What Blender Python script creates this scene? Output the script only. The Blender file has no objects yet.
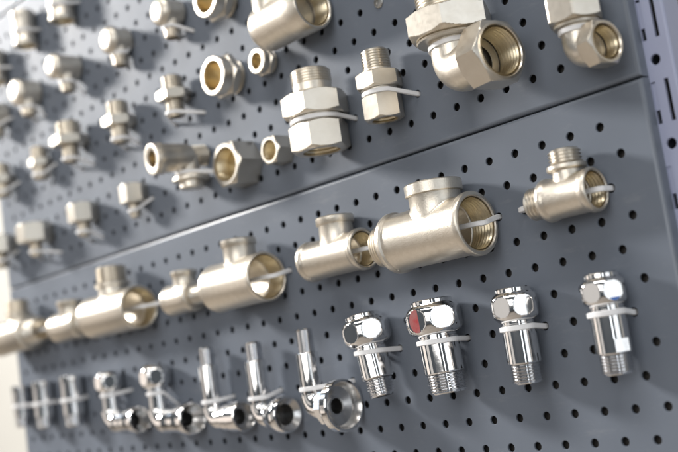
import bpy, math, random
from mathutils import Vector, Matrix
R = math.radians
scene = bpy.context.scene
C = scene.collection
random.seed(7)

# ------------------------------------------------------------------ camera
cam = bpy.data.cameras.new('camera')
cam_o = bpy.data.objects.new('camera', cam); C.objects.link(cam_o)
cam_o.matrix_world = Matrix(((0.66758152, 0.19314824, 0.71904705, 0.30555892),
                             (0.72957511, 0.02293249, -0.6835161, -0.50942464),
                             (-0.14850947, 0.98090155, -0.12560684, -0.12355559),
                             (0, 0, 0, 1)))
cam.sensor_width = 36.0
cam.lens = 1056 / 678 * 36.0
cam.clip_start = 0.02
cam.clip_end = 60
cam.dof.use_dof = True
cam.dof.focus_distance = 0.650
cam.dof.aperture_fstop = 4.9
cam.dof.aperture_blades = 7
scene.camera = cam_o

# ------------------------------------------------------------------ world, lamps, exposure
w = bpy.data.worlds.new('World'); scene.world = w; w.use_nodes = True
bg = w.node_tree.nodes['Background']
bg.inputs[0].default_value = (0.80, 0.90, 1.0, 1); bg.inputs[1].default_value = 0.10

def lamp(name, loc, target, sx, sy, power, col):
    l = bpy.data.lights.new(name, 'AREA'); l.shape = 'RECTANGLE'; l.size = sx; l.size_y = sy
    l.energy = power; l.color = col
    o = bpy.data.objects.new(name, l); C.objects.link(o)
    o.location = loc
    o.rotation_euler = (Vector(target) - Vector(loc)).to_track_quat('-Z', 'Y').to_euler()
    return o
lamp('key_lamp', (-2.50, -0.98, 1.05), (-0.35, 0, 0), 0.36, 0.36, 92, (1.0, 0.97, 0.93))
lamp('front_lamp', (0.65, -2.9, 0.75), (-0.2, 0, 0), 2.2, 1.5, 32, (1.0, 0.98, 0.95))  # large soft panel added in front as general fill
lamp('left_lamp', (-1.55, -2.3, 0.05), (-0.2, 0, 0), 0.80, 1.6, 2.4, (1.0, 0.93, 0.86))  # dim panel added so the front nut flats reflect beige
lamp('low_left_lamp', (-2.5, -1.35, -0.30), (-0.4, 0, -0.1), 1.0, 1.0, 3.4, (1.0, 0.88, 0.78))  # added so the chrome at left mirrors beige instead of black
lamp('right_lamp', (2.3, -0.50, 0.25), (-0.1, -0.1, -0.05), 1.2, 2.2, 11, (0.92, 0.96, 1.0))
lamp('right_strip_lamp', (1.9, -1.8, 0.1), (-0.1, 0, 0), 0.18, 1.6, 4, (0.90, 0.95, 1.0))  # narrow strip added for bright bands in the chrome
lamp('ceiling_lamp', (0.0, -0.9, 1.7), (-0.3, 0, 0), 2.4, 0.30, 21, (1.0, 0.97, 0.93))
lamp('blue_sheen_lamp', (-2.9, -1.0, 1.35), (-0.5, 0, 0.15), 1.3, 0.8, 4, (0.66, 0.80, 1.0))  # bluish panel added for the sheen on the upper-left board, no window there
lamp('wall_fill_lamp', (-2.6, -0.4, 1.6), (-2.3, 0.7, 0.0), 1.0, 0.3, 5, (1.0, 0.98, 0.93))  # fill added to brighten the cream wall, not a fixture

vs = scene.view_settings
vs.view_transform = 'Standard'; vs.look = 'None'; vs.exposure = 0.0; vs.gamma = 1.0
vs.use_curve_mapping = False
scene.render.resolution_x = 1024; scene.render.resolution_y = 683

# ------------------------------------------------------------------ materials
def mat(name, col, metal=0.0, rough=0.5, var=0.0, vscale=60.0, bump=0.0, bscale=800.0, rvar=0.0,
        col2=None, spec=0.5, coat=0.0, sss=0.0):
    m = bpy.data.materials.new(name); m.use_nodes = True
    nt = m.node_tree; b = nt.nodes['Principled BSDF']
    b.inputs['Base Color'].default_value = (*col, 1); b.inputs['Metallic'].default_value = metal
    b.inputs['Roughness'].default_value = rough; b.inputs['Specular IOR Level'].default_value = spec
    b.inputs['Coat Weight'].default_value = coat
    if sss:
        b.inputs['Subsurface Weight'].default_value = sss
        b.inputs['Subsurface Radius'].default_value = (0.002, 0.002, 0.002)
    tc = nt.nodes.new('ShaderNodeTexCoord')
    if var or col2:
        n = nt.nodes.new('ShaderNodeTexNoise'); n.inputs['Scale'].default_value = vscale
        n.inputs['Detail'].default_value = 6; n.inputs['Roughness'].default_value = 0.65
        nt.links.new(tc.outputs['Object'], n.inputs['Vector'])
        r = nt.nodes.new('ShaderNodeValToRGB')
        r.color_ramp.elements[0].position = 0.3; r.color_ramp.elements[1].position = 0.72
        a = col2 if col2 else tuple(c * (1 - var) for c in col)
        r.color_ramp.elements[0].color = (*a, 1); r.color_ramp.elements[1].color = (*col, 1)
        nt.links.new(n.outputs['Fac'], r.inputs['Fac']); nt.links.new(r.outputs['Color'], b.inputs['Base Color'])
    if rvar:
        n2 = nt.nodes.new('ShaderNodeTexNoise'); n2.inputs['Scale'].default_value = vscale * 2.3
        n2.inputs['Detail'].default_value = 5
        nt.links.new(tc.outputs['Object'], n2.inputs['Vector'])
        mr = nt.nodes.new('ShaderNodeMapRange')
        mr.inputs['To Min'].default_value = max(0.02, rough - rvar); mr.inputs['To Max'].default_value = rough + rvar
        nt.links.new(n2.outputs['Fac'], mr.inputs['Value']); nt.links.new(mr.outputs['Result'], b.inputs['Roughness'])
    if bump:
        n3 = nt.nodes.new('ShaderNodeTexNoise'); n3.inputs['Scale'].default_value = bscale
        n3.inputs['Detail'].default_value = 3
        nt.links.new(tc.outputs['Object'], n3.inputs['Vector'])
        bp = nt.nodes.new('ShaderNodeBump'); bp.inputs['Strength'].default_value = bump
        bp.inputs['Distance'].default_value = 0.0003
        nt.links.new(n3.outputs['Fac'], bp.inputs['Height']); nt.links.new(bp.outputs['Normal'], b.inputs['Normal'])
    return m
M = {
 'paint': mat('grey_powder_coat', (0.163, 0.186, 0.226), 0, 0.52, var=0.10, vscale=9, bump=0.12, bscale=1500, rvar=0.05, spec=0.14),
 'paint_edge': mat('burnished_paint_edge', (0.175, 0.198, 0.238), 0, 0.34, var=0.15, vscale=40, spec=0.5),
 'post': mat('post_powder_coat', (0.38, 0.41, 0.56), 0, 0.42, var=0.08, vscale=14, bump=0.10, bscale=1500, spec=0.5),
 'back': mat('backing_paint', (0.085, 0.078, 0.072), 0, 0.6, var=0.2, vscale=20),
 'wall': mat('cream_wall', (0.54, 0.525, 0.485), 0, 0.7, var=0.05, vscale=3),
 'floor': mat('warm_reflection_floor', (0.33, 0.29, 0.25), 0, 0.5, var=0.2, vscale=2),
 'nickel': mat('satin_nickel', (0.82, 0.765, 0.675), 0.98, 0.35, col2=(0.73, 0.67, 0.575), vscale=300, bump=0.42, bscale=1500, rvar=0.06),
 'nickel2': mat('machined_nickel', (0.82, 0.765, 0.675), 0.98, 0.31, col2=(0.76, 0.70, 0.605), vscale=150, bump=0.06, bscale=1300, rvar=0.05),
 'brass': mat('bare_brass', (0.85, 0.77, 0.60), 1, 0.30, col2=(0.76, 0.65, 0.45), vscale=200, rvar=0.05),
 'chrome': mat('chrome', (0.88, 0.87, 0.86), 1, 0.075, var=0.05, vscale=60, bump=0.10, bscale=130),
 'chrome_thread': mat('chrome_thread', (0.78, 0.78, 0.79), 1, 0.13, var=0.1, vscale=200),
 'brushed': mat('brushed_chrome', (0.72, 0.71, 0.70), 1, 0.24, var=0.15, vscale=150, rvar=0.06),
 'bore': mat('bore_shade', (0.03, 0.028, 0.026), 0, 0.45, var=0.2, vscale=200),  # shade of the deep holes put into the colour of the chrome bores
 'nylon': mat('white_nylon', (0.90, 0.90, 0.91), 0, 0.38, var=0.03, vscale=80, sss=0.25),
 'red': mat('red_print', (0.60, 0.05, 0.06), 0.5, 0.22, col2=(0.50, 0.26, 0.25), vscale=110, coat=0.5),
 'blue': mat('blue_print', (0.02, 0.14, 0.55), 0, 0.25, var=0.2, vscale=300, coat=0.5),
 'screw': mat('zinc_screw', (0.55, 0.54, 0.52), 1, 0.35, var=0.2, vscale=200),
}

def add_wear(m, light, amount, scale, stretch):
    nt = m.node_tree; b = nt.nodes['Principled BSDF']
    src = b.inputs['Base Color'].links[0].from_socket
    tc = nt.nodes.new('ShaderNodeTexCoord'); mp = nt.nodes.new('ShaderNodeMapping')
    mp.inputs['Scale'].default_value = stretch; mp.inputs['Rotation'].default_value = (0, R(24), 0)
    n = nt.nodes.new('ShaderNodeTexNoise'); n.inputs['Scale'].default_value = scale; n.inputs['Detail'].default_value = 9
    n.inputs['Roughness'].default_value = 0.75
    r = nt.nodes.new('ShaderNodeValToRGB'); r.color_ramp.elements[0].position = 0.56; r.color_ramp.elements[1].position = 0.78
    r.color_ramp.elements[1].color = (amount, amount, amount, 1)
    mx = nt.nodes.new('ShaderNodeMix'); mx.data_type = 'RGBA'; mx.inputs[7].default_value = (*light, 1)
    nt.links.new(tc.outputs['Object'], mp.inputs['Vector']); nt.links.new(mp.outputs['Vector'], n.inputs['Vector'])
    nt.links.new(n.outputs['Fac'], r.inputs['Fac']); nt.links.new(r.outputs['Color'], mx.inputs[0])
    nt.links.new(src, mx.inputs[6]); nt.links.new(mx.outputs[2], b.inputs['Base Color'])
def piece_tone(m, lo, hi):
    nt = m.node_tree; b = nt.nodes['Principled BSDF']
    src = b.inputs['Base Color'].links[0].from_socket
    oi = nt.nodes.new('ShaderNodeObjectInfo'); mr = nt.nodes.new('ShaderNodeMapRange')
    mr.inputs['To Min'].default_value = lo; mr.inputs['To Max'].default_value = hi
    mx = nt.nodes.new('ShaderNodeMix'); mx.data_type = 'RGBA'; mx.blend_type = 'MULTIPLY'; mx.inputs[0].default_value = 1
    nt.links.new(oi.outputs['Random'], mr.inputs['Value']); nt.links.new(mr.outputs['Result'], mx.inputs[7])
    nt.links.new(src, mx.inputs[6]); nt.links.new(mx.outputs[2], b.inputs['Base Color'])
piece_tone(M['nickel'], 0.90, 1.04); piece_tone(M['nickel2'], 0.88, 1.05)
add_wear(M['nickel2'], (0.62, 0.54, 0.43), 0.5, 60, (1, 1, 4))
add_wear(M['paint'], (0.30, 0.31, 0.32), 0.42, 26, (1, 1, 3.5))
add_wear(M['post'], (0.45, 0.46, 0.50), 0.4, 40, (3, 1, 1))

# ------------------------------------------------------------------ helpers (all in millimetres)
S = 0.001
def tag(o, label=None, cat=None, group=None, kind=None):
    if label: o['label'] = label
    if cat: o['category'] = cat
    if group: o['group'] = group
    if kind: o['kind'] = kind
    return o
def thing(name, label, cat, loc, group=None, roty=0.0, rotz=0.0):
    o = bpy.data.objects.new(name, None); C.objects.link(o)
    o.empty_display_size = 0.01
    o.location = [c * S for c in loc]; o.rotation_euler = (0, R(roty), R(rotz))
    return tag(o, label, cat, group)
class MB:
    def __init__(s): s.v = []; s.f = []
    def add(s, v, f):
        n = len(s.v); s.v += [tuple(p) for p in v]; s.f += [tuple(i + n for i in q) for q in f]
    def box(s, a, b):
        (x0, y0, z0), (x1, y1, z1) = a, b
        s.add([(x0,y0,z0),(x1,y0,z0),(x1,y1,z0),(x0,y1,z0),(x0,y0,z1),(x1,y0,z1),(x1,y1,z1),(x0,y1,z1)],
              [(0,3,2,1),(4,5,6,7),(0,1,5,4),(1,2,6,5),(2,3,7,6),(3,0,4,7)])
        return s
    def quad(s, a, b, c, d): s.add([a, b, c, d], [(0, 1, 2, 3)])
    def lathe(s, prof, o=(0,0,0), ax=(0,0,1), seg=56, rf=None, closed=False, cap0=False, cap1=False):
        """revolve (radius, height) pairs round an axis; rf(theta, r, h) may reshape the radius"""
        o = Vector(o); a = Vector(ax).normalized()
        u = Vector((1,0,0)) if abs(a.z) > .9 else Vector((0,0,1))
        u = (u - a * u.dot(a)).normalized(); v = a.cross(u)
        V = []; F = []; n = len(prof)
        for r, h in prof:
            for k in range(seg):
                t = 2 * math.pi * k / seg
                q = rf(t, r, h) if rf else r
                V.append(o + a * h + (u * math.cos(t) + v * math.sin(t)) * q)
        for i in range(n if closed else n - 1):
            j = (i + 1) % n
            for k in range(seg):
                l = (k + 1) % seg
                F.append((i*seg+k, i*seg+l, j*seg+l, j*seg+k))
        if cap0: F.append(tuple(range(seg - 1, -1, -1)))
        if cap1: F.append(tuple((n-1)*seg + k for k in range(seg)))
        s.add(V, F); return s
    def sweep(s, path, rad, seg=40):
        """round tube along a list of points in one plane or nearly so"""
        P = [Vector(p) for p in path]; V = []; F = []; n = len(P); u = None
        for i, p in enumerate(P):
            t = (P[min(i+1, n-1)] - P[max(i-1, 0)]).normalized()
            if u is None: u = t.orthogonal().normalized()
            u = (u - t * u.dot(t)).normalized(); v = t.cross(u)
            r = rad[i] if isinstance(rad, (list, tuple)) else rad
            for k in range(seg):
                a = 2 * math.pi * k / seg
                V.append(p + (u * math.cos(a) + v * math.sin(a)) * r)
        for i in range(n - 1):
            for k in range(seg):
                l = (k + 1) % seg
                F.append((i*seg+k, i*seg+l, (i+1)*seg+l, (i+1)*seg+k))
        F.append(tuple(range(seg - 1, -1, -1))); F.append(tuple((n-1)*seg + k for k in range(seg)))
        s.add(V, F); return s
    def build(s, name, material, parent=None, angle=32, smooth=True):
        me = bpy.data.meshes.new(name)
        me.from_pydata([(x*S, y*S, z*S) for x, y, z in s.v], [], s.f)
        me.update()
        if smooth:
            me.polygons.foreach_set('use_smooth', [True] * len(me.polygons))
            me.set_sharp_from_angle(angle=R(angle))
        me.materials.append(M[material])
        o = bpy.data.objects.new(name, me); C.objects.link(o)
        if parent: o.parent = parent
        return o
def recalc(o):
    import bmesh
    bm = bmesh.new(); bm.from_mesh(o.data); bmesh.ops.recalc_face_normals(bm, faces=bm.faces[:]); bm.to_mesh(o.data); bm.free()
    return o

def hexf(ap, phase=30.0, n=6):
    st = 2 * math.pi / n
    def f(t, r, h):
        a = (t - R(phase) + st/2) % st - st/2
        return min(r, ap / math.cos(a))
    return f
def nut(ap, h0, h1, bore=None, ch=0.16, n=6, o=(0,0,0), ax=(0,0,1), phase=30.0, seg=72, both=True, cham0=True, cham1=True):
    """hexagon with turned chamfers; a ring when bore is given"""
    m = MB(); rc = ap / math.cos(math.pi / n); H = h1 - h0; d = (rc - ap) * 0.62 + 0.2
    pr = []
    if bore: pr.append((bore, h0))
    if cham0:
        pr += [(ap * 0.955, h0)]
        for k in range(1, 6): pr.append((ap * 0.955 + (rc - ap * 0.955) * k / 5, h0 + d * k / 5))
    else: pr += [(rc, h0), (rc, h0 + 0.4)]
    if cham1:
        for k in range(5, 0, -1): pr.append((ap * 0.955 + (rc - ap * 0.955) * k / 5, h1 - d * k / 5))
        pr += [(ap * 0.955, h1)]
    else: pr += [(rc, h1 - 0.4), (rc, h1)]
    if bore: pr.append((bore, h1))
    m.lathe(pr, o, ax, seg, hexf(ap, phase, n), closed=bool(bore), cap0=not bore, cap1=not bore)
    return m
def thread_profile(r, h0, h1, pitch=1.7, depth=0.85):
    n = max(2, int(abs(h1 - h0) / pitch)); p = (h1 - h0) / n; pr = [(r - depth, h0)]
    for k in range(n):
        pr += [(r - depth, h0 + p*(k+.10)), (r, h0 + p*(k+.45)), (r, h0 + p*(k+.55)), (r - depth, h0 + p*(k+.90))]
    pr.append((r - depth, h1)); return pr
def male_thread(r, h0, h1, bore, o=(0,0,0), ax=(0,0,1), pitch=1.9, depth=1.05, seg=56):
    m = MB()
    e = 1 if h1 > h0 else -1
    pr = thread_profile(r, h0, h1 - 0.8*e, pitch, depth) + [(r - depth - 0.7, h1), (bore, h1), (bore, h0 + 0.2*e)]
    m.lathe(pr, o, ax, seg); return m
def inner_thread(r, h0, h1, o=(0,0,0), ax=(0,0,1), pitch=2.1, depth=1.15, seg=56):
    m = MB(); pr = [(q, h) for q, h in thread_profile(r, h0, h1, pitch, depth)]
    m.lathe(pr, o, ax, seg); return m

# ------------------------------------------------------------------ setting: wall behind
wall = MB().box((-5200, 650, -2600), (2600, 700, 2600)).build('wall', 'wall', smooth=False); tag(wall, kind='structure')

floor = MB().box((-5200, -5000, -1180), (2600, 650, -1150)).build('floor', 'floor', smooth=False); tag(floor, kind='structure')  # out of view, added as a warm surface for the chrome to reflect

# ------------------------------------------------------------------ perforated panels
PW, PH = 20.0, 17.3205
XL, XR = -748.0, 20.7
def panel(label, z0, z1, rows, depth=22.0, br=2.4, hr=2.6, seg=20):
    """rows: list of (z, x of the last hole on the right)"""
    t = thing('perforated_panel', label, 'panel', (0, 0, z0), 'grey perforated display panels')
    m = MB(); xl, xr, zb, zt = XL + br, XR - br, z0 + br, z1 - br
    ncol = 37
    first = True; prev_top = None
    rows = sorted(rows)
    for i, (zc, xlast) in enumerate(rows):
        a = zb if i == 0 else zc - PH/2
        b = zt if i == len(rows)-1 else zc + PH/2
        x0 = xlast - (ncol-1)*PW
        while x0 - PW/2 < xl + 1: x0 += PW
        n = int(round((xlast - x0) / PW)) + 1
        m.quad((xl,0,a-z0),(x0-PW/2,0,a-z0),(x0-PW/2,0,b-z0),(xl,0,b-z0))
        m.quad((xlast+PW/2,0,a-z0),(xr,0,a-z0),(xr,0,b-z0),(xlast+PW/2,0,b-z0))
        for c in range(n):
            x = x0 + c*PW
            cor = [(x+PW/2, b), (x-PW/2, b), (x-PW/2, a), (x+PW/2, a)]
            V = []
            angs = [2*math.pi*k/seg for k in range(seg)]
            out = []
            for q in angs:
                dx, dz = math.cos(q), math.sin(q)
                s = min((PW/2)/abs(dx) if abs(dx) > 1e-9 else 1e9, ((b-zc) if dz > 0 else (zc-a))/abs(dz) if abs(dz) > 1e-9 else 1e9)
                out.append([x+dx*s, zc+dz*s])
            for cx, cz in cor:      # snap the nearest outline points onto the corners
                k = min(range(seg), key=lambda k: (out[k][0]-cx)**2 + (out[k][1]-cz)**2)
                out[k] = [cx, cz]
            for p in out: V.append((p[0], 0, p[1]-z0))
            for rr, y in ((hr+.3, 0), (hr+.09, .09), (hr, .3), (hr, 1.3)):
                for q in angs: V.append((x+rr*math.cos(q), y, zc+rr*math.sin(q)-z0))
            F = []
            for L in range(4):
                for k in range(seg):
                    l = (k+1) % seg
                    F.append((L*seg+k, L*seg+l, (L+1)*seg+l, (L+1)*seg+k))
            m.add(V, F)
    m.build('perforated_face', 'paint', t, angle=8)
    # folded edge
    e = MB(); st = []
    for j in range(7):
        al = math.pi/2*j/6; st.append((br*(1-math.sin(al)), br*(1-math.cos(al))))
    st.append((0, depth))
    V = []
    for ins, y in st:
        V += [(XL+ins, y, z0+ins-z0), (XR-ins, y, z0+ins-z0), (XR-ins, y, z1-ins-z0), (XL+ins, y, z1-ins-z0)]
    F = []
    for j in range(len(st)-1):
        for k in range(4):
            l = (k+1) % 4; F.append((j*4+k, j*4+l, (j+1)*4+l, (j+1)*4+k))
    e.add(V, F); e.build('folded_edge', 'paint_edge', t, angle=50)
    return t
Z_L, Z_U0, Z_U1 = 2.5, 3.5, 289.0
low = panel('lower grey perforated panel carrying the bottom two rows of fittings', -283.0, Z_L,
      [(-PH*r, 0.0 if r % 2 == 0 else -10.0) for r in range(1, 16)])
upp = panel('upper grey perforated panel between the two horizontal seams', Z_U0, Z_U1,
      [(PH*(1.29+k), -8.2 if k % 2 == 0 else 1.8) for k in range(0, 15)])
top = panel('grey perforated panel at the very top left above the second seam', 290.8, 576.0,
      [(PH*(1.29+k)+286.8, -8.2 if k % 2 == 0 else 1.8) for k in range(0, 15)])
for p, zs in ((low, (-4, -50)), (upp, (42,))):
    for zc in zs:
        MB().box((21.1, 8.6, zc-9-p.location.z/S-3), (23.4, 13, zc+6-p.location.z/S-3)).build('hook_tab', 'post', p, smooth=False)
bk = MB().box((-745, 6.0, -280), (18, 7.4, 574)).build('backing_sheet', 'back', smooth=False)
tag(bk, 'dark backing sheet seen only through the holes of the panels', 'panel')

def lattice(lower):
    out = []
    if lower:
        for r in range(1, 16):
            for c in range(37): out.append(((0.0 if r % 2 == 0 else -10.0) - 20*c, -PH*r))
    else:
        for k in range(15):
            for c in range(37): out.append(((-8.2 if k % 2 == 0 else 1.8) - 20*c, PH*(1.29+k)))
    return out
HOLES = {True: lattice(True), False: lattice(False)}

# ------------------------------------------------------------------ slotted upright post
def post(label, x0, cols, hx, x1, zs0, period, slot_l, zmin, zmax, y0=8.0):
    t = thing('slotted_post', label, 'post', (0, y0, zmin), None)
    m = MB(); sw = 1.35; th = 2.0; br = 1.6; xr = x1 - br
    def q(xa, xb, za, zb):
        m.quad((xa,0,za-zmin),(xb,0,za-zmin),(xb,0,zb-zmin),(xa,0,zb-zmin))
    ca, cb = cols
    k0 = int(math.floor((zmin - zs0)/period)); z = zs0 + k0*period
    xs = [x0, ca-sw, ca+sw, cb-sw, cb+sw, xr]
    while z < zmax:
        a, b = z, z + slot_l          # slot band a..b, plain band b..z+period
        for i in (0, 2, 4): q(xs[i], xs[i+1], a, b)
        for c in (ca, cb):
            l, r_ = c-sw, c+sw
            for (p1, p2) in (((l,a),(l,b)), ((r_,b),(r_,a)), ((l,b),(r_,b)), ((r_,a),(l,a))):
                m.quad((p1[0],0,p1[1]-zmin),(p2[0],0,p2[1]-zmin),(p2[0],th,p2[1]-zmin),(p1[0],th,p1[1]-zmin))
        e = z + period
        q(x0, xs[1], b, e); q(xs[4], xr, b, e)
        zc = (b+e)/2; seg = 32; hr = 3.0; V = []
        X0, X1 = xs[1], xs[4]; out = []
        for k in range(seg):
            an = 2*math.pi*k/seg; dx, dz = math.cos(an), math.sin(an)
            s1 = (((X1-hx) if dx > 0 else (hx-X0))/abs(dx)) if abs(dx) > 1e-9 else 1e9
            s2 = ((e-b)/2/abs(dz)) if abs(dz) > 1e-9 else 1e9
            s = min(s1, s2); out.append([hx+dx*s, zc+dz*s])
        for cx, cz in ((X0,b),(X1,b),(X0,e),(X1,e)):
            k = min(range(seg), key=lambda k: (out[k][0]-cx)**2+(out[k][1]-cz)**2); out[k] = [cx, cz]
        V = [(p[0],0,p[1]-zmin) for p in out]
        for rr, y in ((hr+.3,0),(hr,.3),(hr,th)):
            V += [(hx+rr*math.cos(2*math.pi*k/seg), y, zc+rr*math.sin(2*math.pi*k/seg)-zmin) for k in range(seg)]
        m.add(V, [(L*seg+k, L*seg+(k+1)%seg, (L+1)*seg+(k+1)%seg, (L+1)*seg+k) for L in range(3) for k in range(seg)])
        z += period
    zt = z - zmin; zb = zs0 + k0*period - zmin
    m.build('slotted_face', 'post', t, angle=8)
    sd = MB(); st = [(xr + br*math.sin(math.pi/2*j/6), br*(1-math.cos(math.pi/2*j/6))) for j in range(7)] + [(x1, 17)]
    sd.add([(x, y, zz) for x, y in st for zz in (zb, zt)], [(2*j, 2*j+2, 2*j+3, 2*j+1) for j in range(len(st)-1)])
    sd.build('side_wall', 'post', t, angle=50)
    MB().box((x0, 17.2, zb), (x1-.2, 18.5, zt)).build('rear_wall', 'back', t, smooth=False)
    return t
post('slotted grey upright post along the right edge of the panels', 12.0, (22.3, 30.3), 26.3, 36.8, -0.4 - 23.4, 46.8, 23.4, -300, 330)

# screw in the upper panel
sc = thing('panel_screw', 'small round screw head set in the upper panel beside the large elbow', 'screw', (-158.9, 0, 109.8))
MB().lathe([(4.1, -.05), (4.1, -.7), (3.5, -1.3), (2.0, -1.6), (1.6, -1.6), (1.5, -.9), (0.3, -.9)], (0,0,0), (0,1,0), 28, cap1=True).build('screw_head', 'screw', sc)

# ------------------------------------------------------------------ cable ties
def strap(path, nrm, wdir, wid=3.3, th=1.05):
    m = MB(); V = []; n = len(path)
    for i, p in enumerate(path):
        p = Vector(p); N = Vector(nrm[i]).normalized(); W = Vector(wdir)
        for a, b in ((-.5,0),(-.38,1),(.38,1),(.5,0)):
            V.append(p + W*wid*a + N*th*b)
    F = []
    for i in range(n-1):
        for k in range(4):
            l = (k+1) % 4; F.append((i*4+k, i*4+l, (i+1)*4+l, (i+1)*4+k))
    F.append((3,2,1,0)); F.append(tuple((n-1)*4+k for k in range(4)))
    m.add(V, F); return m
def pick(lower, x, z, lo, hi, side):
    best = None
    for hx, hz in HOLES[lower]:
        dx = (hx - x)*side
        if lo <= dx <= hi:
            s = abs(hz - z) + 0.8*abs(dx - lo)
            if best is None or s < best[0]: best = (s, hx, hz)
    return (best[1], best[2]) if best else (x + side*(lo+5), z)
def tie_round(short, x, d, z, r, lower, wid=3.3, zoff=0.0):
    """a tie over a fitting with a vertical axis, both ends pushed into holes"""
    r += 0.12
    hR = pick(lower, x, z-2, r*0.62, r+16, 1); hL = pick(lower, x, z-2, r*0.62, r+16, -1)
    def tang(a):
        D = math.hypot(a, d); return math.atan2(d, a) - math.acos(min(1, r/D))
    aR, aL = hR[0]-x, x-hL[0]
    tR, tL = tang(aR), tang(aL)
    pts = [(aR, 4.0, hR[1]-z), (aR, 0.0, hR[1]-z)]; nr = [(1,0,0), (1,-.4,0)]
    zr, zl = (hR[1]-z)*0.12, (hL[1]-z)*0.12
    n = 26
    a0, a1 = tR, -math.pi - tL
    for k in range(n+1):
        a = a0 + (a1-a0)*k/n; f = k/n
        pts.append((r*math.cos(a), -d + r*math.sin(a), zr*(1-f)+zl*f + zoff)); nr.append((math.cos(a), math.sin(a), 0))
    pts += [(-aL, 0.0, hL[1]-z), (-aL, 4.0, hL[1]-z)]; nr += [(-1,-.4,0), (-1,0,0)]
    o = strap(pts, nr, (0,0,1), wid).build('cable_tie', 'nylon', None, angle=50)
    recalc(o); o.location = (x*S, 0, z*S)
    return tag(o, 'white nylon cable tie holding ' + short, 'cable tie', 'white cable ties')
def tie_bore(short, xl, xr, d, z, lower, wid=3.3):
    """a tie running through the bore of a fitting that lies along the board"""
    hR = pick(lower, xr, z, 0.5, 24, 1); hL = pick(lower, xl, z, 1.5, 24, -1)
    pr, pl = hR[0], hL[0]
    pts = [(pl, 4, hL[1]-z), (pl, -1, hL[1]-z), (pl+1, -d*.45, (hL[1]-z)*.5), (xl, -d*.7, 0), (xl+5, -d*.86, 0),
           ((xl+xr)/2, -d, 0), (xr-14, -d*.95, 0), (xr-4, -d*.84, 0), (xr+.5, -d*.66, 0), (pr-.3, -d*.35, (hR[1]-z)*.55), (pr, -1, hR[1]-z), (pr, 4, hR[1]-z)]
    # resample smoothly
    P = [Vector(p) for p in pts]; out = []
    for i in range(len(P)-1):
        p0, p1, p2, p3 = P[max(i-1,0)], P[i], P[i+1], P[min(i+2,len(P)-1)]
        for k in range(5):
            t = k/5
            out.append(0.5*((2*p1)+(p2-p0)*t+(2*p0-5*p1+4*p2-p3)*t*t+(3*p1-p0-3*p2+p3)*t**3))
    out.append(P[-1]); nr = []
    for i in range(len(out)):
        tg = (out[min(i+1,len(out)-1)]-out[max(i-1,0)]).normalized()
        nr.append(Vector((0,0,1)).cross(tg)*-1)
    o = strap(out, nr, (0,0,1), wid).build('cable_tie', 'nylon', None, angle=50)
    recalc(o); o.location = (0, 0, z*S)
    return tag(o, 'white nylon cable tie holding ' + short, 'cable tie', 'white cable ties')

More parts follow.
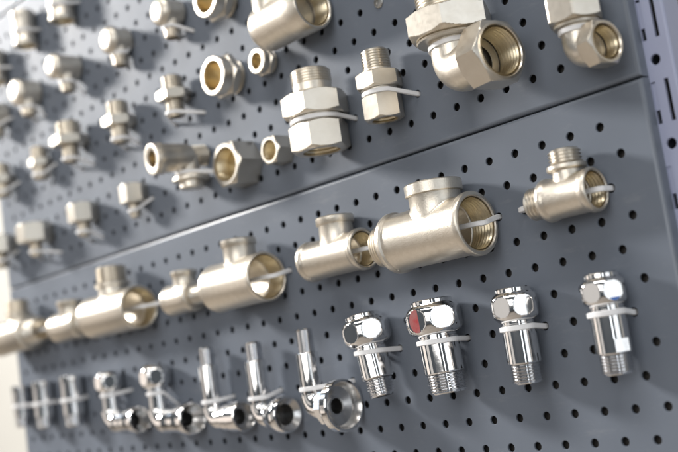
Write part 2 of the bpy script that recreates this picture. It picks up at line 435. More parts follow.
# ------------------------------------------------------------------ tees
def tee(label, x, z, d, Lx, Rx, Rb, btop, rb, left='f', right='f', ml=10, mr=None, branch='f', bead=0.9,
        rin=None, collar=5.5, flange=None, G='nickel-plated pipe tees', rtop=None, roty=0):
    t = thing('pipe_tee', label, 'pipe fitting', (x, -d, z), G, roty=roty)
    rin = rin or Rb*0.93; rm = rin - 1.5; mr = mr or Rb*0.72
    A = (1,0,0); m = MB()
    def outer_end(x0, sgn, kind):
        # profile from the middle outwards
        if kind == 'f':
            return [(Rb, x0-sgn*6.0), (Rb+.15, x0-sgn*5.2), (Rb+bead, x0-sgn*4.2), (Rb+bead+.1, x0-sgn*1.2), (Rb+bead-.3, x0-sgn*.35), (Rb+bead-.8, x0)]
        return [(Rb, x0-sgn*6.5), (Rb+.15, x0-sgn*5.6), (Rb+bead, x0-sgn*4.6), (Rb+bead, x0-sgn*2.0), (Rb+bead-.6, x0-sgn*1.0), (Rb*.93, x0-sgn*.4), (mr+.4, x0)]
    tl = min(17, Rx*.6)
    right_o = outer_end(Rx, 1, right); left_o = outer_end(-Lx, -1, left)
    pr = list(reversed(left_o)) + right_o
    # inner wall
    if right == 'f': pr += [(rin+.3, Rx), (rin-.4, Rx-.8), (rin, Rx-1.2), (rin, Rx-tl), (rm, Rx-tl-1.2)]
    else: pr += [(mr-2.8, Rx), (mr-2.8, Rx-8), (rm, Rx-8.5)]
    if left == 'f': pr += [(rm, -Lx+tl+1.2), (rin, -Lx+tl), (rin, -Lx+1.2), (rin-.4, -Lx+.8), (rin+.3, -Lx)]
    else: pr += [(rm, -Lx+8.5), (mr-2.8, -Lx+8), (mr-2.8, -Lx)]
    m.lathe(pr, (0,0,0), A, 72, closed=True)
    body = recalc(m.build('body', 'nickel', t, angle=38))
    if right == 'f': recalc(inner_thread(rin-.02, Rx-tl, Rx-1.3, ax=A, seg=64).build('inner_thread', 'brass', body, angle=60))
    else: recalc(male_thread(mr, Rx-.2, Rx+ml, mr-2.8, ax=A).build('male_thread', 'nickel2', t, angle=40))
    if left == 'f': recalc(inner_thread(rin-.02, -Lx+tl, -Lx+1.3, ax=A, seg=64).build('inner_thread', 'brass', body, angle=60))
    else: recalc(male_thread(mr, -Lx+.2, -Lx-ml, mr-2.8, ax=A).build('male_thread', 'nickel2', t, angle=40))
    # branch with a saddle that follows the run
    b = MB(); seg = 72; V = []; F = []
    def sad(r, a, lift):
        yy = r*math.sin(a); return math.sqrt(max(0.01, (Rb-.15)**2 - min(abs(yy), Rb-.4)**2)) + lift
    fil = min(1.1, rb*.07)
    rings = []
    for rr, lift in ((rb+fil, 0.0), (rb+fil*.55, fil*.22), (rb+fil*.2, fil*.62), (rb, fil*1.25)):
        rr = min(rr, Rb-.3) if rr > Rb-.3 else rr
        rings.append([(rr*math.cos(2*math.pi*k/seg), rr*math.sin(2*math.pi*k/seg), sad(rr, 2*math.pi*k/seg, lift)) for k in range(seg)])
    def circ(r, h): rings.append([(r*math.cos(2*math.pi*k/seg), r*math.sin(2*math.pi*k/seg), h) for k in range(seg)])
    if branch == 'f':
        rc = rtop or rb + 1.7; hb = btop - collar
        hb = max(hb, Rb+fil*1.3+.6); circ(rb, hb-.3); circ(rb+.12, hb); circ(rc-.3, hb+.08); circ(rc, hb+.45); circ(rc+.1, btop-.9); circ(rc-.5, btop-.15); circ(rc-1.0, btop)
        ri = rc - 2.6; circ(ri+.4, btop); circ(ri, btop-.7); circ(ri, btop-9); circ(ri*.3, btop-9.2)
    else:
        fl = flange; rf_ = (rtop or rb)+1.9
        circ(rb, max(fl-2.2, Rb+.6)); circ(rf_-.5, fl-1.5); circ(rf_, fl-.9); circ(rf_, fl+1.0); circ(rf_-.6, fl+1.6); circ((rtop or rb)-.9, fl+1.8)
    for ring in rings: V += ring
    for i in range(len(rings)-1):
        for k in range(seg):
            l = (k+1) % seg; F.append((i*seg+k, i*seg+l, (i+1)*seg+l, (i+1)*seg+k))
    b.add(V, F); bo = recalc(b.build('branch', 'nickel', t, angle=38))
    if branch == 'm':
        recalc(male_thread((rtop or rb), flange+1.6, btop, (rtop or rb)-3, pitch=1.8).build('male_thread', 'nickel2', t, angle=40))
    return t
tee('small nickel tee with threaded left and top ends, nearest the slotted post', -27.5, -52.0, 12.6, 18, 16.5, 11.7, 26.2, 8.6,
    left='m', ml=10, mr=9.5, branch='m', flange=15.8, rtop=9.4, bead=.8)
tie_bore('the small tee nearest the slotted post', -60, -11.5, 12.6, -52.0, True)
tee('largest nickel tee with a threaded left end and wide collared branch', -120.5, -55.0, 20.2, 40, 30, 18.2, 31.4, 16.3,
    left='m', ml=12, mr=13.6, collar=7.5, bead=1.5, rtop=18.0)
tie_bore('the largest tee with the threaded left end', -176, -91, 20.2, -55.0, True)
tee('plain nickel tee with beaded left end, between the largest tee and the wide-mouthed tee', -218.5, -52.0, 14.6, 31.5, 25, 13.4, 26.8, 11.9,
    collar=5.5, bead=.9, rtop=13.3)
tie_bore('the plain tee left of the largest tee', -251, -193, 14.6, -52.0, True)
tee('wide-mouthed smooth nickel tee, fourth tee from the right in its row', -322, -54.5, 19.4, 34, 28.5, 18.2, 32.8, 12.4,
    collar=5.5, bead=.4, rtop=13.6)
tie_bore('the wide-mouthed tee fourth from the right', -358, -293, 19.4, -54.5, True)
tee('small blurred nickel tee with threaded right end beside the wide-mouthed tee', -407, -54.0, 13.2, 22, 13, 12.2, 22, 9.4,
    right='m', ml=18, mr=8.2, collar=4.5, bead=.5, rtop=10.6)
tie_bore('the small tee with threaded right end', -430, -374, 13.2, -54.0, True)
tee('large blurred nickel tee with tall threaded branch and open right mouth', -508, -52.5, 19.3, 38, 39, 18.2, 41, 13.2,
    branch='m', flange=25, rtop=13.6, bead=.5)
tie_bore('the large tee with tall threaded branch', -547, -468, 19.3, -52.5, True)
tee('small blurred nickel tee second from the left end of its row', -596, -53.0, 14.2, 27, 20, 13.3, 23.5, 11.4,
    right='m', ml=9, mr=9.5, collar=5, bead=.6, rtop=12.7)
tie_bore('the small tee second from the left', -624, -566, 14.2, -53.0, True)
tee('leftmost nickel tee, cut by the left edge, with threaded right end', -697, -49.5, 17.8, 46, 25, 16.8, 35, 10.0,
    right='m', ml=20, mr=12.4, branch='m', flange=20, rtop=11.6, bead=.6)
tie_bore('the leftmost tee of the row', -744, -650, 17.8, -49.5, True)

# ------------------------------------------------------------------ chrome adapters with barrelled nut
def adapter(label, short, x, ztop, zbot, d, ap, hh, rbody, rth, tl, tilt=0, mark=None, ring=2.2, flat=False):
    t = thing('chrome_adapter', label, 'pipe fitting', (x, -d, ztop), 'chrome straight adapters', roty=tilt)
    L = ztop - zbot
    # nut: hexagon turned to a barrel so that each flat is an oval
    m = MB(); rc = ap*1.088; pr = [(ap*.72, 0.0)]; n = 30
    for k in range(n+1):
        f = -1 + 2*k/n
        pr.append((rc*(1 - .30*abs(f)**3.2), -hh/2 + hh/2*(-f)*1.0 + 0.0))
    pr = [(r, h) for r, h in pr]
    pr.append((rbody*.9, -hh))
    m.lathe(pr, (0,0,0), (0,0,1), 180, hexf(ap*.985, 30))
    nt = recalc(m.build('nut', 'chrome', t, angle=16))
    if mark:
        col, ang, part = mark
        a = R(ang); nx, ny = math.cos(a), math.sin(a)       # outward normal of one flat
        tx, ty = -ny, nx; mm = MB(); V = []; k0 = len(V)
        rr = hh*.36; off = ap*.985 + .12; pts = []
        for k in range(25):
            q = part[0] + (part[1]-part[0])*k/24
            pts.append((math.cos(R(q))*rr*.80, math.sin(R(q))*rr))
        V = [(nx*off+tx*p, ny*off+ty*p, -hh/2+h) for p, h in pts]
        V2 = [(nx*(off-.4)+tx*p, ny*(off-.4)+ty*p, -hh/2+h) for p, h in pts]
        nn = len(V)
        mm.add(V+V2, [tuple(range(nn))]+[(i, (i+1)%nn, nn+(i+1)%nn, nn+i) for i in range(nn)])
        recalc(mm.build('colour_mark', col, nt, smooth=False))
    if ring:
        MB().lathe([(ap*.80, -.4), (ap*.80, ring-.5), (ap*.76, ring), (ap*.52, ring), (ap*.50, ring-3), (ap*.2, ring-3)], seg=64, cap1=True).build('top_ring', 'chrome', t)
    b = MB()
    zb = -L + tl
    b.lathe([(rbody*.96, -hh+.6), (rbody*.96, -hh-1.2), (rbody, -hh-1.7), (rbody, zb+.9), (rbody-.7, zb+.1), (rth-1.0, zb)], seg=72)
    body = recalc(b.build('barrel', 'chrome', t, angle=28))
    # flat facet added to give the square white reflection on the barrel
    if flat:
        f = MB(); a = R(-28); nx, ny = math.cos(a), math.sin(a); tx, ty = -ny, nx
        fz0, fz1 = zb+1.0, zb+8.0; hw = rbody*.42; o1, o0 = rbody+.05, rbody*.80
        f.box((-hw, 0, fz0), (hw, 1, fz1)); f.v = [(nx*(o0+(o1-o0)*y)+tx*p, ny*(o0+(o1-o0)*y)+ty*p, zz) for p, y, zz in f.v]
        recalc(f.build('reflection_flat', 'chrome', body, smooth=False))
    recalc(male_thread(rth, zb+.2, -L, rth-3.2, pitch=1.65, depth=.95, seg=72).build('male_thread', 'chrome_thread', t, angle=40))
    tie_round(short, x + math.sin(R(-tilt))*0 + math.tan(R(-tilt))*(hh+3.5), d, ztop-hh-3.6, rbody+.1, True)
    return t
adapter('chrome adapter with a blue mark on its nut, rightmost of the chrome row', 'the chrome adapter with the blue mark', -18.6, -99.8, -152.9, 12.3, 12.0, 16, 9.8, 9.2, 11,
        mark=('blue', -30, (225, 318)), flat=True)
adapter('chrome adapter with plain unmarked nut, between the red-marked and blue-marked ones', 'the unmarked chrome adapter second from the right', -78.8, -98.6, -152.5, 13.4, 13.3, 17.5, 9.9, 9.2, 11.5)
adapter('chrome adapter with a red mark on its nut, wide threaded end', 'the chrome adapter with the red mark', -140.5, -96.8, -153.0, 16.8, 16.7, 20, 12.6, 12.1, 12.5, tilt=-3,
        mark=('red', -90, (72, 288)))
adapter('leaning chrome adapter with narrow threaded end, left of the red-marked one', 'the leaning chrome adapter', -204.5, -97.8, -151.0, 15.4, 15.3, 19, 10.6, 9.0, 12, tilt=-8)

# ------------------------------------------------------------------ chrome angle connectors
def arc_path(r, z0, x1, n=12, top=0.0):
    """down the z axis then round to +x; returns points"""
    P = [(0,0,top)]
    for k in range(n+1):
        a = math.pi/2*k/n
        P.append((r - r*math.cos(a), 0, z0 + r - r*math.sin(a)))
    P.append((x1, 0, z0)); return P
def cup_parts(pr, X, t):
    k = max(i for i, (r, h) in enumerate(pr) if abs(h - X) < 1e-6)
    m = MB(); m.lathe(pr[:k+1], (0,0,0), (1,0,0), 80); c = recalc(m.build('cup', 'chrome', t, angle=30))
    m = MB(); m.lathe(pr[k:-1], (0,0,0), (1,0,0), 80); m.build('cup_inside', 'brushed', c, angle=30)
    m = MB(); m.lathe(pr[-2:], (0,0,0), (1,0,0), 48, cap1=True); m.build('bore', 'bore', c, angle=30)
def angle_cup(label, short, x, ztop, zax, d, rstem, rtube, tube_l, xrim, Rr, kind):
    t = thing('chrome_angle_connector', label, 'pipe fitting', (x, -d, zax), 'chrome angle connectors')
    H = ztop - zax
    # thin upper tube with fine thread
    recalc(male_thread(rtube, H-tube_l, H, rtube-1.8, pitch=1.2, depth=.45, seg=48).build('upper_tube', 'chrome_thread', t, angle=40))
    b = MB(); b.lathe([(rtube-.5, H-tube_l+.3), (rstem-.5, H-tube_l), (rstem, H-tube_l-.6), (rstem, 9), (rstem-.4, 8)], seg=48, rf=hexf(rstem*.955, 30, 8))
    recalc(b.build('stem', 'chrome', t, angle=20))
    e = MB(); rb = rstem*1.12
    e.sweep(arc_path(rb*1.05, 0, xrim*(.37 if kind == 'dish' else .55), top=10), rb); recalc(e.build('elbow', 'chrome', t, angle=40))
    A = (1,0,0); X = xrim
    if kind == 'dish':
        nut(rb*1.22, X-Rr*.95-3, X-Rr*.52, bore=rb*.75, n=6, ax=A, phase=0).build('hex_block', 'chrome', t, angle=20)
        pr = [(rb*.9, X-Rr*.62), (Rr*.62, X-Rr*.56), (Rr*.93, X-Rr*.42), (Rr, X-Rr*.30), (Rr, X-.8), (Rr-.7, X), (Rr-2.0, X),
              (Rr-2.5, X-.6), (Rr*.76, X-6.0), (Rr*.74, X-7.2), (Rr*.40, X-9.6), (Rr*.38, X-8.6), (Rr*.30, X-8.4), (Rr*.27, X-30)]
    elif kind == 'bell':
        pr = [(rb*.95, X-Rr*1.5), (rb*1.1, X-Rr*1.25), (Rr*.80, X-Rr*.95), (Rr*.95, X-Rr*.6), (Rr, X-Rr*.3), (Rr*.97, X-.8), (Rr-1.0, X), (Rr-2.0, X),
              (Rr*.70, X-2.0), (Rr*.56, X-3.5), (Rr*.54, X-5), (Rr*.46, X-30)]
    elif kind == 'barrel':
        pr = [(rb*.9, X-22), (Rr*.88, X-21), (Rr*.90, X-14), (Rr*.98, X-13), (Rr, X-11), (Rr, X-.7), (Rr-.7, X), (Rr-1.8, X), (Rr-2.4, X-.8), (Rr-2.6, X-7), (Rr*.5, X-7.5), (Rr*.45, X-34)]
    else:
        pr = [(rb*.92, X-34), (rb*1.0, X-30), (rb*1.12, X-22), (Rr*.78, X-12), (Rr*.97, X-5), (Rr, X-2.5), (Rr-.2, X-.8), (Rr-.9, X), (Rr-1.7, X), (Rr-2.3, X-.8), (Rr*.72, X-4.5), (Rr*.45, X-9), (Rr*.40, X-16)]
    cup_parts(pr, X, t)
    tie_round(short, x, d, zax + max(12.0, rb+5), rstem+.1, True, zoff=0)
    return t, H
angle_cup('chrome angle connector with the widest dished cup, right end of the angled ones', 'the angle connector with the widest cup', -263, -97.3, -153.5, 18.3, 8.0, 6.1, 17, 31, 18.1, 'dish')
angle_cup('chrome angle connector with a bell-shaped dark-bored cup, second of the tall ones', 'the angle connector with the bell-shaped cup', -328, -99.8, -156, 14.2, 8.0, 6.4, 14, 30, 13.9, 'bell')
angle_cup('chrome angle connector with a small barrel mouth, leftmost of the tall thin ones', 'the angle connector with the small barrel mouth', -391, -97.2, -154, 12.6, 8.0, 6.3, 14, 39, 11.9, 'barrel')
def angle_nut(label, short, x, zhead, zax, d, ap, hh, rstem, xrim, Rr):
    t = thing('chrome_angle_connector', label, 'pipe fitting', (x, -d, zax), 'chrome angle connectors')
    H = zhead - zax
    m = MB(); rc = ap*1.088; pr = [(ap*.5, hh/2)]
    for k in range(25):
        f = -1 + 2*k/24; pr.append((rc*(1-.30*abs(f)**3.2), -f*hh/2))
    pr.append((rstem*.9, -hh/2)); pr = [(r, h+H) for r, h in pr]
    m.lathe(pr, (0,0,0), (0,0,1), 120, hexf(ap*.985, 30), cap0=True); recalc(m.build('nut', 'chrome', t, angle=16))
    b = MB(); b.lathe([(rstem, H-hh/2+.5), (rstem, 8)], seg=48); b.build('stem', 'chrome', t, angle=30)
    e = MB(); rb = rstem*1.28; e.sweep(arc_path(rb*1.05, 0, xrim*.5, top=11), rb); recalc(e.build('elbow', 'chrome', t, angle=40))
    X = xrim
    pr = [(rb*.92, X-36), (rb*1.08, X-31), (Rr*.80, X-20), (Rr*.95, X-9), (Rr, X-3), (Rr-.2, X-.8), (Rr-.9, X), (Rr-1.7, X), (Rr-2.3, X-.8), (Rr*.74, X-5), (Rr*.45, X-9), (Rr*.40, X-28)]
    cup_parts(pr, X, t)
    tie_round(short, x, d, zax + H - hh/2 - 3.0, rstem+.1, True)
    return t
angle_nut('chrome elbow with round-flatted nut and the larger flared mouth', 'the nutted elbow with the larger mouth', -468, -113.2, -151.5, 13.2, 12.4, 19, 8.2, 48, 13.6)
angle_nut('chrome elbow with round-flatted nut and the smaller flared mouth, left one', 'the nutted elbow with the smaller mouth', -546, -111, -147.5, 12.2, 12.0, 18, 8.2, 45, 12.0)
def extension(label, short, x, ztop, zbot, d, r):
    t = thing('chrome_extension', label, 'pipe fitting', (x, -d, zbot), 'straight chrome extension tubes')
    H = ztop - zbot
    b = MB(); b.lathe([(r*.75, H-6), (r*.78, H-.3), (r*.92, H), (r, H-.8), (r, H-5), (r*.95, H-6), (r*.95, 11), (r*.82, 10.3)], seg=60, rf=hexf(r*.955, 30, 8))
    recalc(b.build('sleeve', 'chrome', t, angle=20))
    recalc(male_thread(r*.90, 10.5, 0, r*.6, pitch=1.5, depth=.6).build('male_thread', 'chrome_thread', t, angle=40))
    tie_round(short, x, d, (ztop+zbot)/2+1, r*.97, True, 3.8)
extension('widest straight chrome extension tube, right one of three at lower left', 'the widest straight chrome tube', -617, -99.2, -146.5, 11.4, 11.2)
extension('middle straight chrome extension tube of the three at lower left', 'the middle straight chrome tube', -678, -99.2, -145, 10.4, 10.2)
extension('leftmost straight chrome extension tube at the edge of the lower panel', 'the leftmost straight chrome tube', -729, -99.6, -142, 9, 8.8)

# ------------------------------------------------------------------ upper panel: elbows, unions, caps
def union_elbow(label, short, x, d, z_ax, z_nut0, z_nut1, ap_nut, rneck, xopen, ap_out, rin, rthr=None, zthr=None, phi=12, band=True):
    t = thing('union_elbow', label, 'pipe fitting', (x, -d, z_ax), 'nickel union elbows', rotz=-phi)
    n0, n1 = z_nut0 - z_ax, z_nut1 - z_ax
    nut(ap_nut, n0, n1, bore=rneck*.7, phase=30+phi).build('nut', 'nickel2', t, angle=14)
    MB().lathe([(rneck, n0-2.2), (ap_nut*.90, n0-1.9), (ap_nut*.92, n0-.9), (ap_nut*.86, n0+.3)], seg=64).build('washer_ring', 'nickel', t)
    if rthr: recalc(male_thread(rthr, n1-.2, zthr - z_ax, rthr-4, pitch=2.0, depth=1.0).build('male_thread', 'nickel2', t, angle=40))
    e = MB(); A = (1,0,0); x1 = xopen
    e.sweep(arc_path(rneck*.62, 0, x1*.45, n=16, top=n0+.5), rneck, 56); recalc(e.build('elbow', 'nickel', t, angle=45))
    xb = x1 - max(11.0, x1*.48)
    MB().lathe([(rneck*.95, xb-3.0), (rneck*1.03, xb-1.5), (ap_out*.9, xb+.2)], (0,0,0), A, 64).build('shoulder', 'nickel', t)
    m = MB(); rc = ap_out/math.cos(math.pi/6); dch = (rc-ap_out)*.62+.3; ro = ap_out*.965
    pr = [(ro*.9, xb), (ro, xb)] + [(ro+(rc-ro)*k/5, xb+dch*k/5) for k in range(1,6)] + [(ro+(rc-ro)*k/5, x1-dch*k/5) for k in range(5,0,-1)] + [(ro, x1), (rin+.5, x1), (rin, x1-.7), (rin, xb+1.2), (rin*.6, xb+.6), (rin*.6, xb+.1)]
    m.lathe(pr, (0,0,0), A, 72, hexf(ap_out, 0), closed=False); recalc(m.build('hex_outlet', 'nickel2', t, angle=14))
    o = inner_thread(rin-.02, xb+1.8, x1-.9, ax=A, seg=64, pitch=2.3, depth=1.3).build('inner_thread', 'brass', t, angle=60); recalc(o)
    if band: tie_round(short, x, d, z_nut0 - 4.6, rneck+.1, False)
    return t
union_elbow('small nickel union elbow beside the slotted post at top right', 'the small union elbow at top right', -3.0, 15.2, 22.5, 39.0, 55.0, 14.2, 9.5, 19.5, 11.8, 9.9)
union_elbow('large nickel union elbow with big hexagon nut at top centre', 'the large union elbow with the big nut', -82.5, 25.0, 35.5, 56.5, 73.0, 23.4, 14.0, 40.0, 17.8, 15.2, rthr=18.5, zthr=104, phi=10)

def union_straight(label, short, x, d, ztop, zth, zn1b, zn1t, zn2b, zn2t, rth, ap1, ap2):
    t = thing('straight_union', label, 'pipe fitting', (x, -d, zn2b), 'nickel straight unions'); o = zn2b
    recalc(male_thread(rth, zth-o, ztop-o, rth-3, pitch=1.8).build('male_thread', 'nickel2', t, angle=40))
    MB().lathe([(rth*.96, zn1t-o-.3), (rth*.96, zth-o+.3), (rth*.85, zth-o+.5)], seg=56).build('collar', 'nickel', t)
    nut(ap1, zn1b-o, zn1t-o, bore=rth*.7, phase=30).build('upper_nut', 'nickel2', t, angle=14)
    MB().lathe([(ap2*.93, zn2t-o-.3), (ap2*.95, zn1b-o+.3)], seg=56).build('neck', 'nickel', t)
    nut(ap2, 0, zn2t-o, bore=ap2*.72, phase=30).build('lower_nut', 'nickel2', t, angle=14)
    recalc(inner_thread(ap2*.72-.02, .6, 10, seg=56).build('inner_thread', 'brass', t, angle=60))
    MB().lathe([(ap2*.70, 10), (ap2*.45, 10.3), (ap2*.42, 14)], seg=48, cap1=True).build('seat', 'brass', t)
    tie_round(short, x, d, (zn1b+zn2t)/2, ap2*.98, False, 3.4)
union_straight('nickel straight union with two hexagon nuts, left of the large elbow', 'the slim straight union', -157.0, 14.2, 74.0, 60.5, 47.0, 58.5, 26.5, 43.0, 9.5, 13.6, 11.9)
union_straight('thick nickel straight union with two broad hexagon nuts', 'the thick straight union', -213.8, 21.2, 77.0, 66.5, 43.5, 60.0, 19.5, 39.0, 14.2, 20.4, 18.2)

def bush(label, x, z, L, ap, Rf, bore, lf, group, cap=False, phase=0):
    """fitting standing straight out from the board; mouth towards the viewer"""
    t = thing('hex_bushing' if not cap else 'threaded_stopper', label, 'pipe fitting', (x, 0, z), group)
    A = (0,-1,0)
    if cap:
        m = nut(ap, .4, L, bore=bore, ax=A, phase=phase, cham0=False); recalc(m.build('hex_body', 'nickel2', t, angle=16))
        recalc(inner_thread(bore-.02, L-11, L-.8, ax=A).build('inner_thread', 'brass', t, angle=60))
        MB().lathe([(bore, L-11), (.5, L-11.2)], (0,0,0), A, 48, cap1=True).build('end_wall', 'brass', t)
    else:
        m = nut(ap, L*.30, L-lf, bore=bore, ax=A, phase=phase); recalc(m.build('hex_body', 'nickel2', t, angle=16))
        m = MB(); m.lathe([(bore+.6, L), (Rf-.8, L), (Rf, L-.8), (Rf, L-lf-.1)], (0,0,0), A, 64); recalc(m.build('front_collar', 'nickel2', t))
        MB().lathe([(bore+.6, L), (bore, L-.6), (bore, 2), (.5, 1.8)], (0,0,0), A, 56).build('bore_wall', 'brass', t)
        recalc(male_thread(ap*.86, L*.30+.2, .3, bore+.5, ax=A).build('rear_thread', 'nickel2', t, angle=40))
    return t
bush('round nickel bushing with wide golden bore standing out from the board', -321, 106.5, 23, 15.6, 15.2, 11.6, 9, 'bushings and caps standing out')
bush('small nickel bushing right of the wide golden-bored bushing', -276.5, 104.8, 15, 10.2, 9.7, 6.0, 6, 'bushings and caps standing out')
bush('nickel bushing cut by the top edge of the picture', -317, 168, 23, 16.0, 15.4, 11.6, 9, 'bushings and caps standing out')
bush('large open hexagon cap with golden inside just above the seam', -320, 36.2, 23, 16.2, 15, 13.2, 0, 'bushings and caps standing out', cap=True)
bush('small open hexagon cap just above the seam beside the thick union', -275, 36.0, 16, 9.9, 9, 7.9, 0, 'bushings and caps standing out', cap=True)

# large plain elbow at the top edge
t = thing('pipe_elbow', 'large smooth nickel elbow cut by the top edge, mouth to the right', 'pipe fitting', (-243, -19.5, 121.5))
A = (1,0,0); X = 41
pr = [(.4, -17.5), (8.0, -17.3)] + [(8.0 + 9.2*math.sin(math.pi/2*k/8), -8.2 - 9.2*math.cos(math.pi/2*k/8)) for k in range(9)]
m = MB(); m.lathe(pr + [(17.3, 20), (17.8, 24), (17.9, X-1.2), (17.3, X), (15.8, X), (15.2, X-.8), (15.2, X-16), (10, X-17), (.5, X-17.2)], (0,0,0), A, 72); recalc(m.build('socket', 'nickel', t, angle=35))
recalc(inner_thread(15.15, X-14, X-1.2, ax=A).build('inner_thread', 'brass', t, angle=60))
m = MB(); m.lathe([(15.6, 0), (15.6, 26), (17.6, 29), (17.8, 44), (17.2, 45), (14.5, 45), (14, 33), (.5, 33)], seg=64); recalc(m.build('upper_arm', 'nickel', t, angle=35))

# tee pointing out of the board
t = thing('valve_tee', 'nickel tee pointing outward with dark mouth and flanged foot', 'pipe fitting', (-378, -22.5, 56))
A = Vector((-.14, -.985, -.06)).normalized()
m = MB(); m.lathe([(7, 8), (7.2, 24.4), (9.5, 25.4), (12.4, 25.0), (12.9, 23.5), (12.9, 17), (11.8, 15), (11.2, 6), (10.6, -6), (9.2, -9), (8.6, -10)], (0,0,0), A, 60); recalc(m.build('run', 'nickel', t, angle=38))
MB().lathe([(7.05, 22), (6.9, 10), (.5, 9.8)], (0,0,0), A, 48).build('bore_wall', 'brass', t)
recalc(male_thread(8.6, -9.5, -24, 5.5, ax=A).build('male_thread', 'nickel2', t, angle=40))
m = MB(); m.lathe([(9.4, 0), (8.2, -9), (7.6, -12), (9, -14), (14.6, -16.5), (15, -17.5), (15, -19.2), (14, -20), (10, -20.4), (10, -25), (9.2, -26), (5, -26)], (1, 8, 0), seg=60, cap1=True); recalc(m.build('flanged_foot', 'nickel', t, angle=30))
tie_round('the outward-pointing flanged tee', -379, 17, 43.6, 8.0, False)

# ------------------------------------------------------------------ upper panel, blurred fittings at left
def nipple(label, short, x, z, d, ap, rt, rl, ht, hf, hl):
    t = thing('hex_nipple', label, 'pipe fitting', (x, -d, z), 'hexagon nipples')
    nut(ap, -hf/2, hf/2, phase=30).build('hex_flange', 'nickel2', t, angle=14)
    recalc(male_thread(rt, hf/2-.2, hf/2+ht, rt-2.5).build('male_thread', 'nickel2', t, angle=40))
    recalc(male_thread(rl, -hf/2+.2, -hf/2-hl, rl-2.5).build('male_thread', 'nickel2', t, angle=40))
    tie_round(short, x, d, z - hf/2 - hl*.72, rl, False, 3.0)
nipple('hexagon nipple nearest the wide golden bushing, second upper row', 'the nipple nearest the golden bushing', -388, 110.5, 13.0, 12.8, 9.3, 8.0, 12, 8.5, 14)
nipple('hexagon nipple second from the golden bushing in the same row', 'the second nipple from the golden bushing', -474, 112, 13.4, 13.1, 9.8, 8.2, 13.5, 9, 15)
nipple('wide-flanged hexagon nipple third from the golden bushing', 'the wide-flanged nipple', -558, 116, 16, 15.8, 11.8, 8.2, 13.5, 9, 16)
nipple('slim blurred nipple fourth from the golden bushing', 'the slim blurred nipple', -629, 112.5, 10.4, 10.0, 8.6, 8.2, 12, 8, 13)
nipple('blurred nipple cut by the left edge of the picture', 'the nipple at the left picture edge', -711, 114, 12.6, 12.2, 9.8, 9.0, 12, 9, 14)
def plug(label, short, x, z, d, ap, hh, rs, hs):
    t = thing('hex_plug', label, 'pipe fitting', (x, -d, z), 'hexagon plugs above the seam')
    nut(ap, -hh/2, hh/2, phase=30).build('hex_head', 'nickel2', t, angle=14)
    recalc(male_thread(rs, -hh/2+.2, -hh/2-hs, rs-2.5).build('male_thread', 'nickel2', t, angle=40))
    tie_round(short, x, d, z - hh/2 - hs*.6, rs, False, 3.0)
plug('smallest hexagon plug above the seam, nearest the flanged tee', 'the smallest plug above the seam', -469.5, 46, 11, 10.7, 17, 5.4, 13)
plug('second hexagon plug above the seam counting from the flanged tee', 'the second plug above the seam', -555, 46.5, 13, 12.6, 18, 6.8, 13)
plug('widest hexagon plug above the seam, third from the flanged tee', 'the widest plug above the seam', -646, 45, 16, 15.6, 19, 6.6, 14)
plug('hexagon plug above the seam at the left edge of the picture', 'the plug at the left picture edge', -727, 48, 15, 14.4, 19, 8.4, 15)
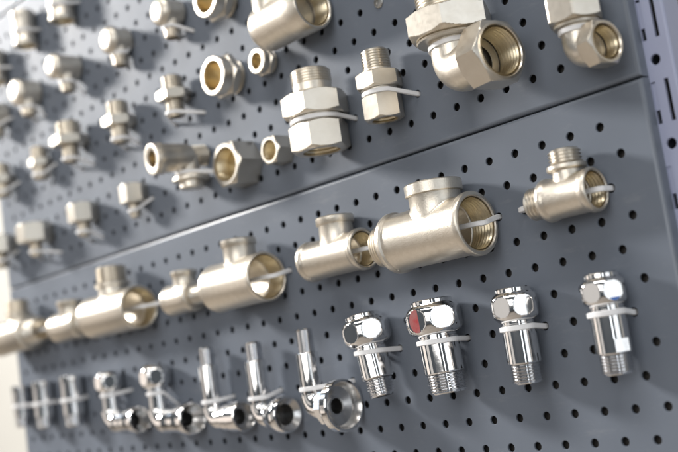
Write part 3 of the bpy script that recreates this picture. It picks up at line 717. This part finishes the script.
def out_elbow(label, short, x, z, r, ln, rs, hs):
    t = thing('outward_elbow', label, 'pipe fitting', (x, 0, z), 'small elbows pointing outward')
    A = (0,-1,0)
    m = MB(); m.lathe([(r*.5, 1.5), (r*.9, 1.5), (r, 3), (r*.97, ln-9), (r*1.06, ln-8), (r*1.08, ln-4.5), (r*1.0, ln-2.6), (r*.84, ln-1.2), (r*.6, ln-.4), (r*.3, ln), (.4, ln)], (0,0,0), A, 56, cap1=True); recalc(m.build('arm', 'nickel', t, angle=35))
    m = MB(); yc = -ln*.42; m.lathe([(rs*1.15, 0), (rs*1.1, -r*.9), (rs, -r-1.5), (rs, -hs), (rs*.7, -hs)], (0, yc, 0), (0,0,1), 48, cap1=True); recalc(m.build('stem', 'nickel', t, angle=35))
    recalc(male_thread(rs, -hs+.3, -hs-8, rs-2, o=(0, yc, 0)).build('male_thread', 'nickel2', t, angle=40))
    tie_round(short, x, -yc, z-hs+2, rs, False, 3.0)
out_elbow('small outward elbow nearest the top-edge bushing', 'the elbow nearest the top-edge bushing', -382, 180, 11.2, 24, 7.6, 14)
out_elbow('small outward elbow second from the top-edge bushing', 'the second outward elbow', -464, 183, 11.4, 24, 8.0, 15)
out_elbow('longer outward elbow third from the top-edge bushing', 'the third outward elbow', -553, 186.5, 11.2, 31, 7.6, 16)
out_elbow('outward elbow fourth from the top-edge bushing', 'the fourth outward elbow', -636, 186, 12.4, 28, 8.4, 16)
out_elbow('outward elbow half out of the picture at the left edge', 'the outward elbow at the left edge', -710, 184, 12.2, 28, 8.2, 16)
def coupler(label, short, x, z, d, r, h):
    t = thing('coupling', label, 'pipe fitting', (x, -d, z), 'couplings in the top row')
    m = MB(); m.lathe([(r*.76, -h/2+8), (r*.78, -h/2+.6), (r*.86, -h/2), (r*.97, -h/2+.3), (r, -h/2+1), (r, -h/2+5), (r*.95, -h/2+6), (r*.95, h/2-6), (r, h/2-5), (r, h/2-1), (r*.95, h/2), (r*.78, h/2), (r*.76, h/2-8)], seg=56); recalc(m.build('sleeve', 'nickel', t, angle=35))
    recalc(inner_thread(r*.76, -h/2+1, -h/2+10).build('inner_thread', 'brass', t, angle=60))
    MB().lathe([(r*.76, -h/2+8.2), (.4, -h/2+8.5)], seg=40).build('inner_stop', 'nickel', t)
    tie_round(short, x, d, z-h*.1, r*.97, False, 3.2)
coupler('bright tall coupling at the top left below the second seam', 'the coupling below the second seam', -627, 249, 12.4, 12, 36)
coupler('bright coupling right of the tall one in the top row', 'the coupling right of the tall one', -549, 248, 13, 12.6, 36)
coupler('coupling at the left picture edge in the top row', 'the coupling at the left picture edge', -700, 232, 12.4, 12, 34)
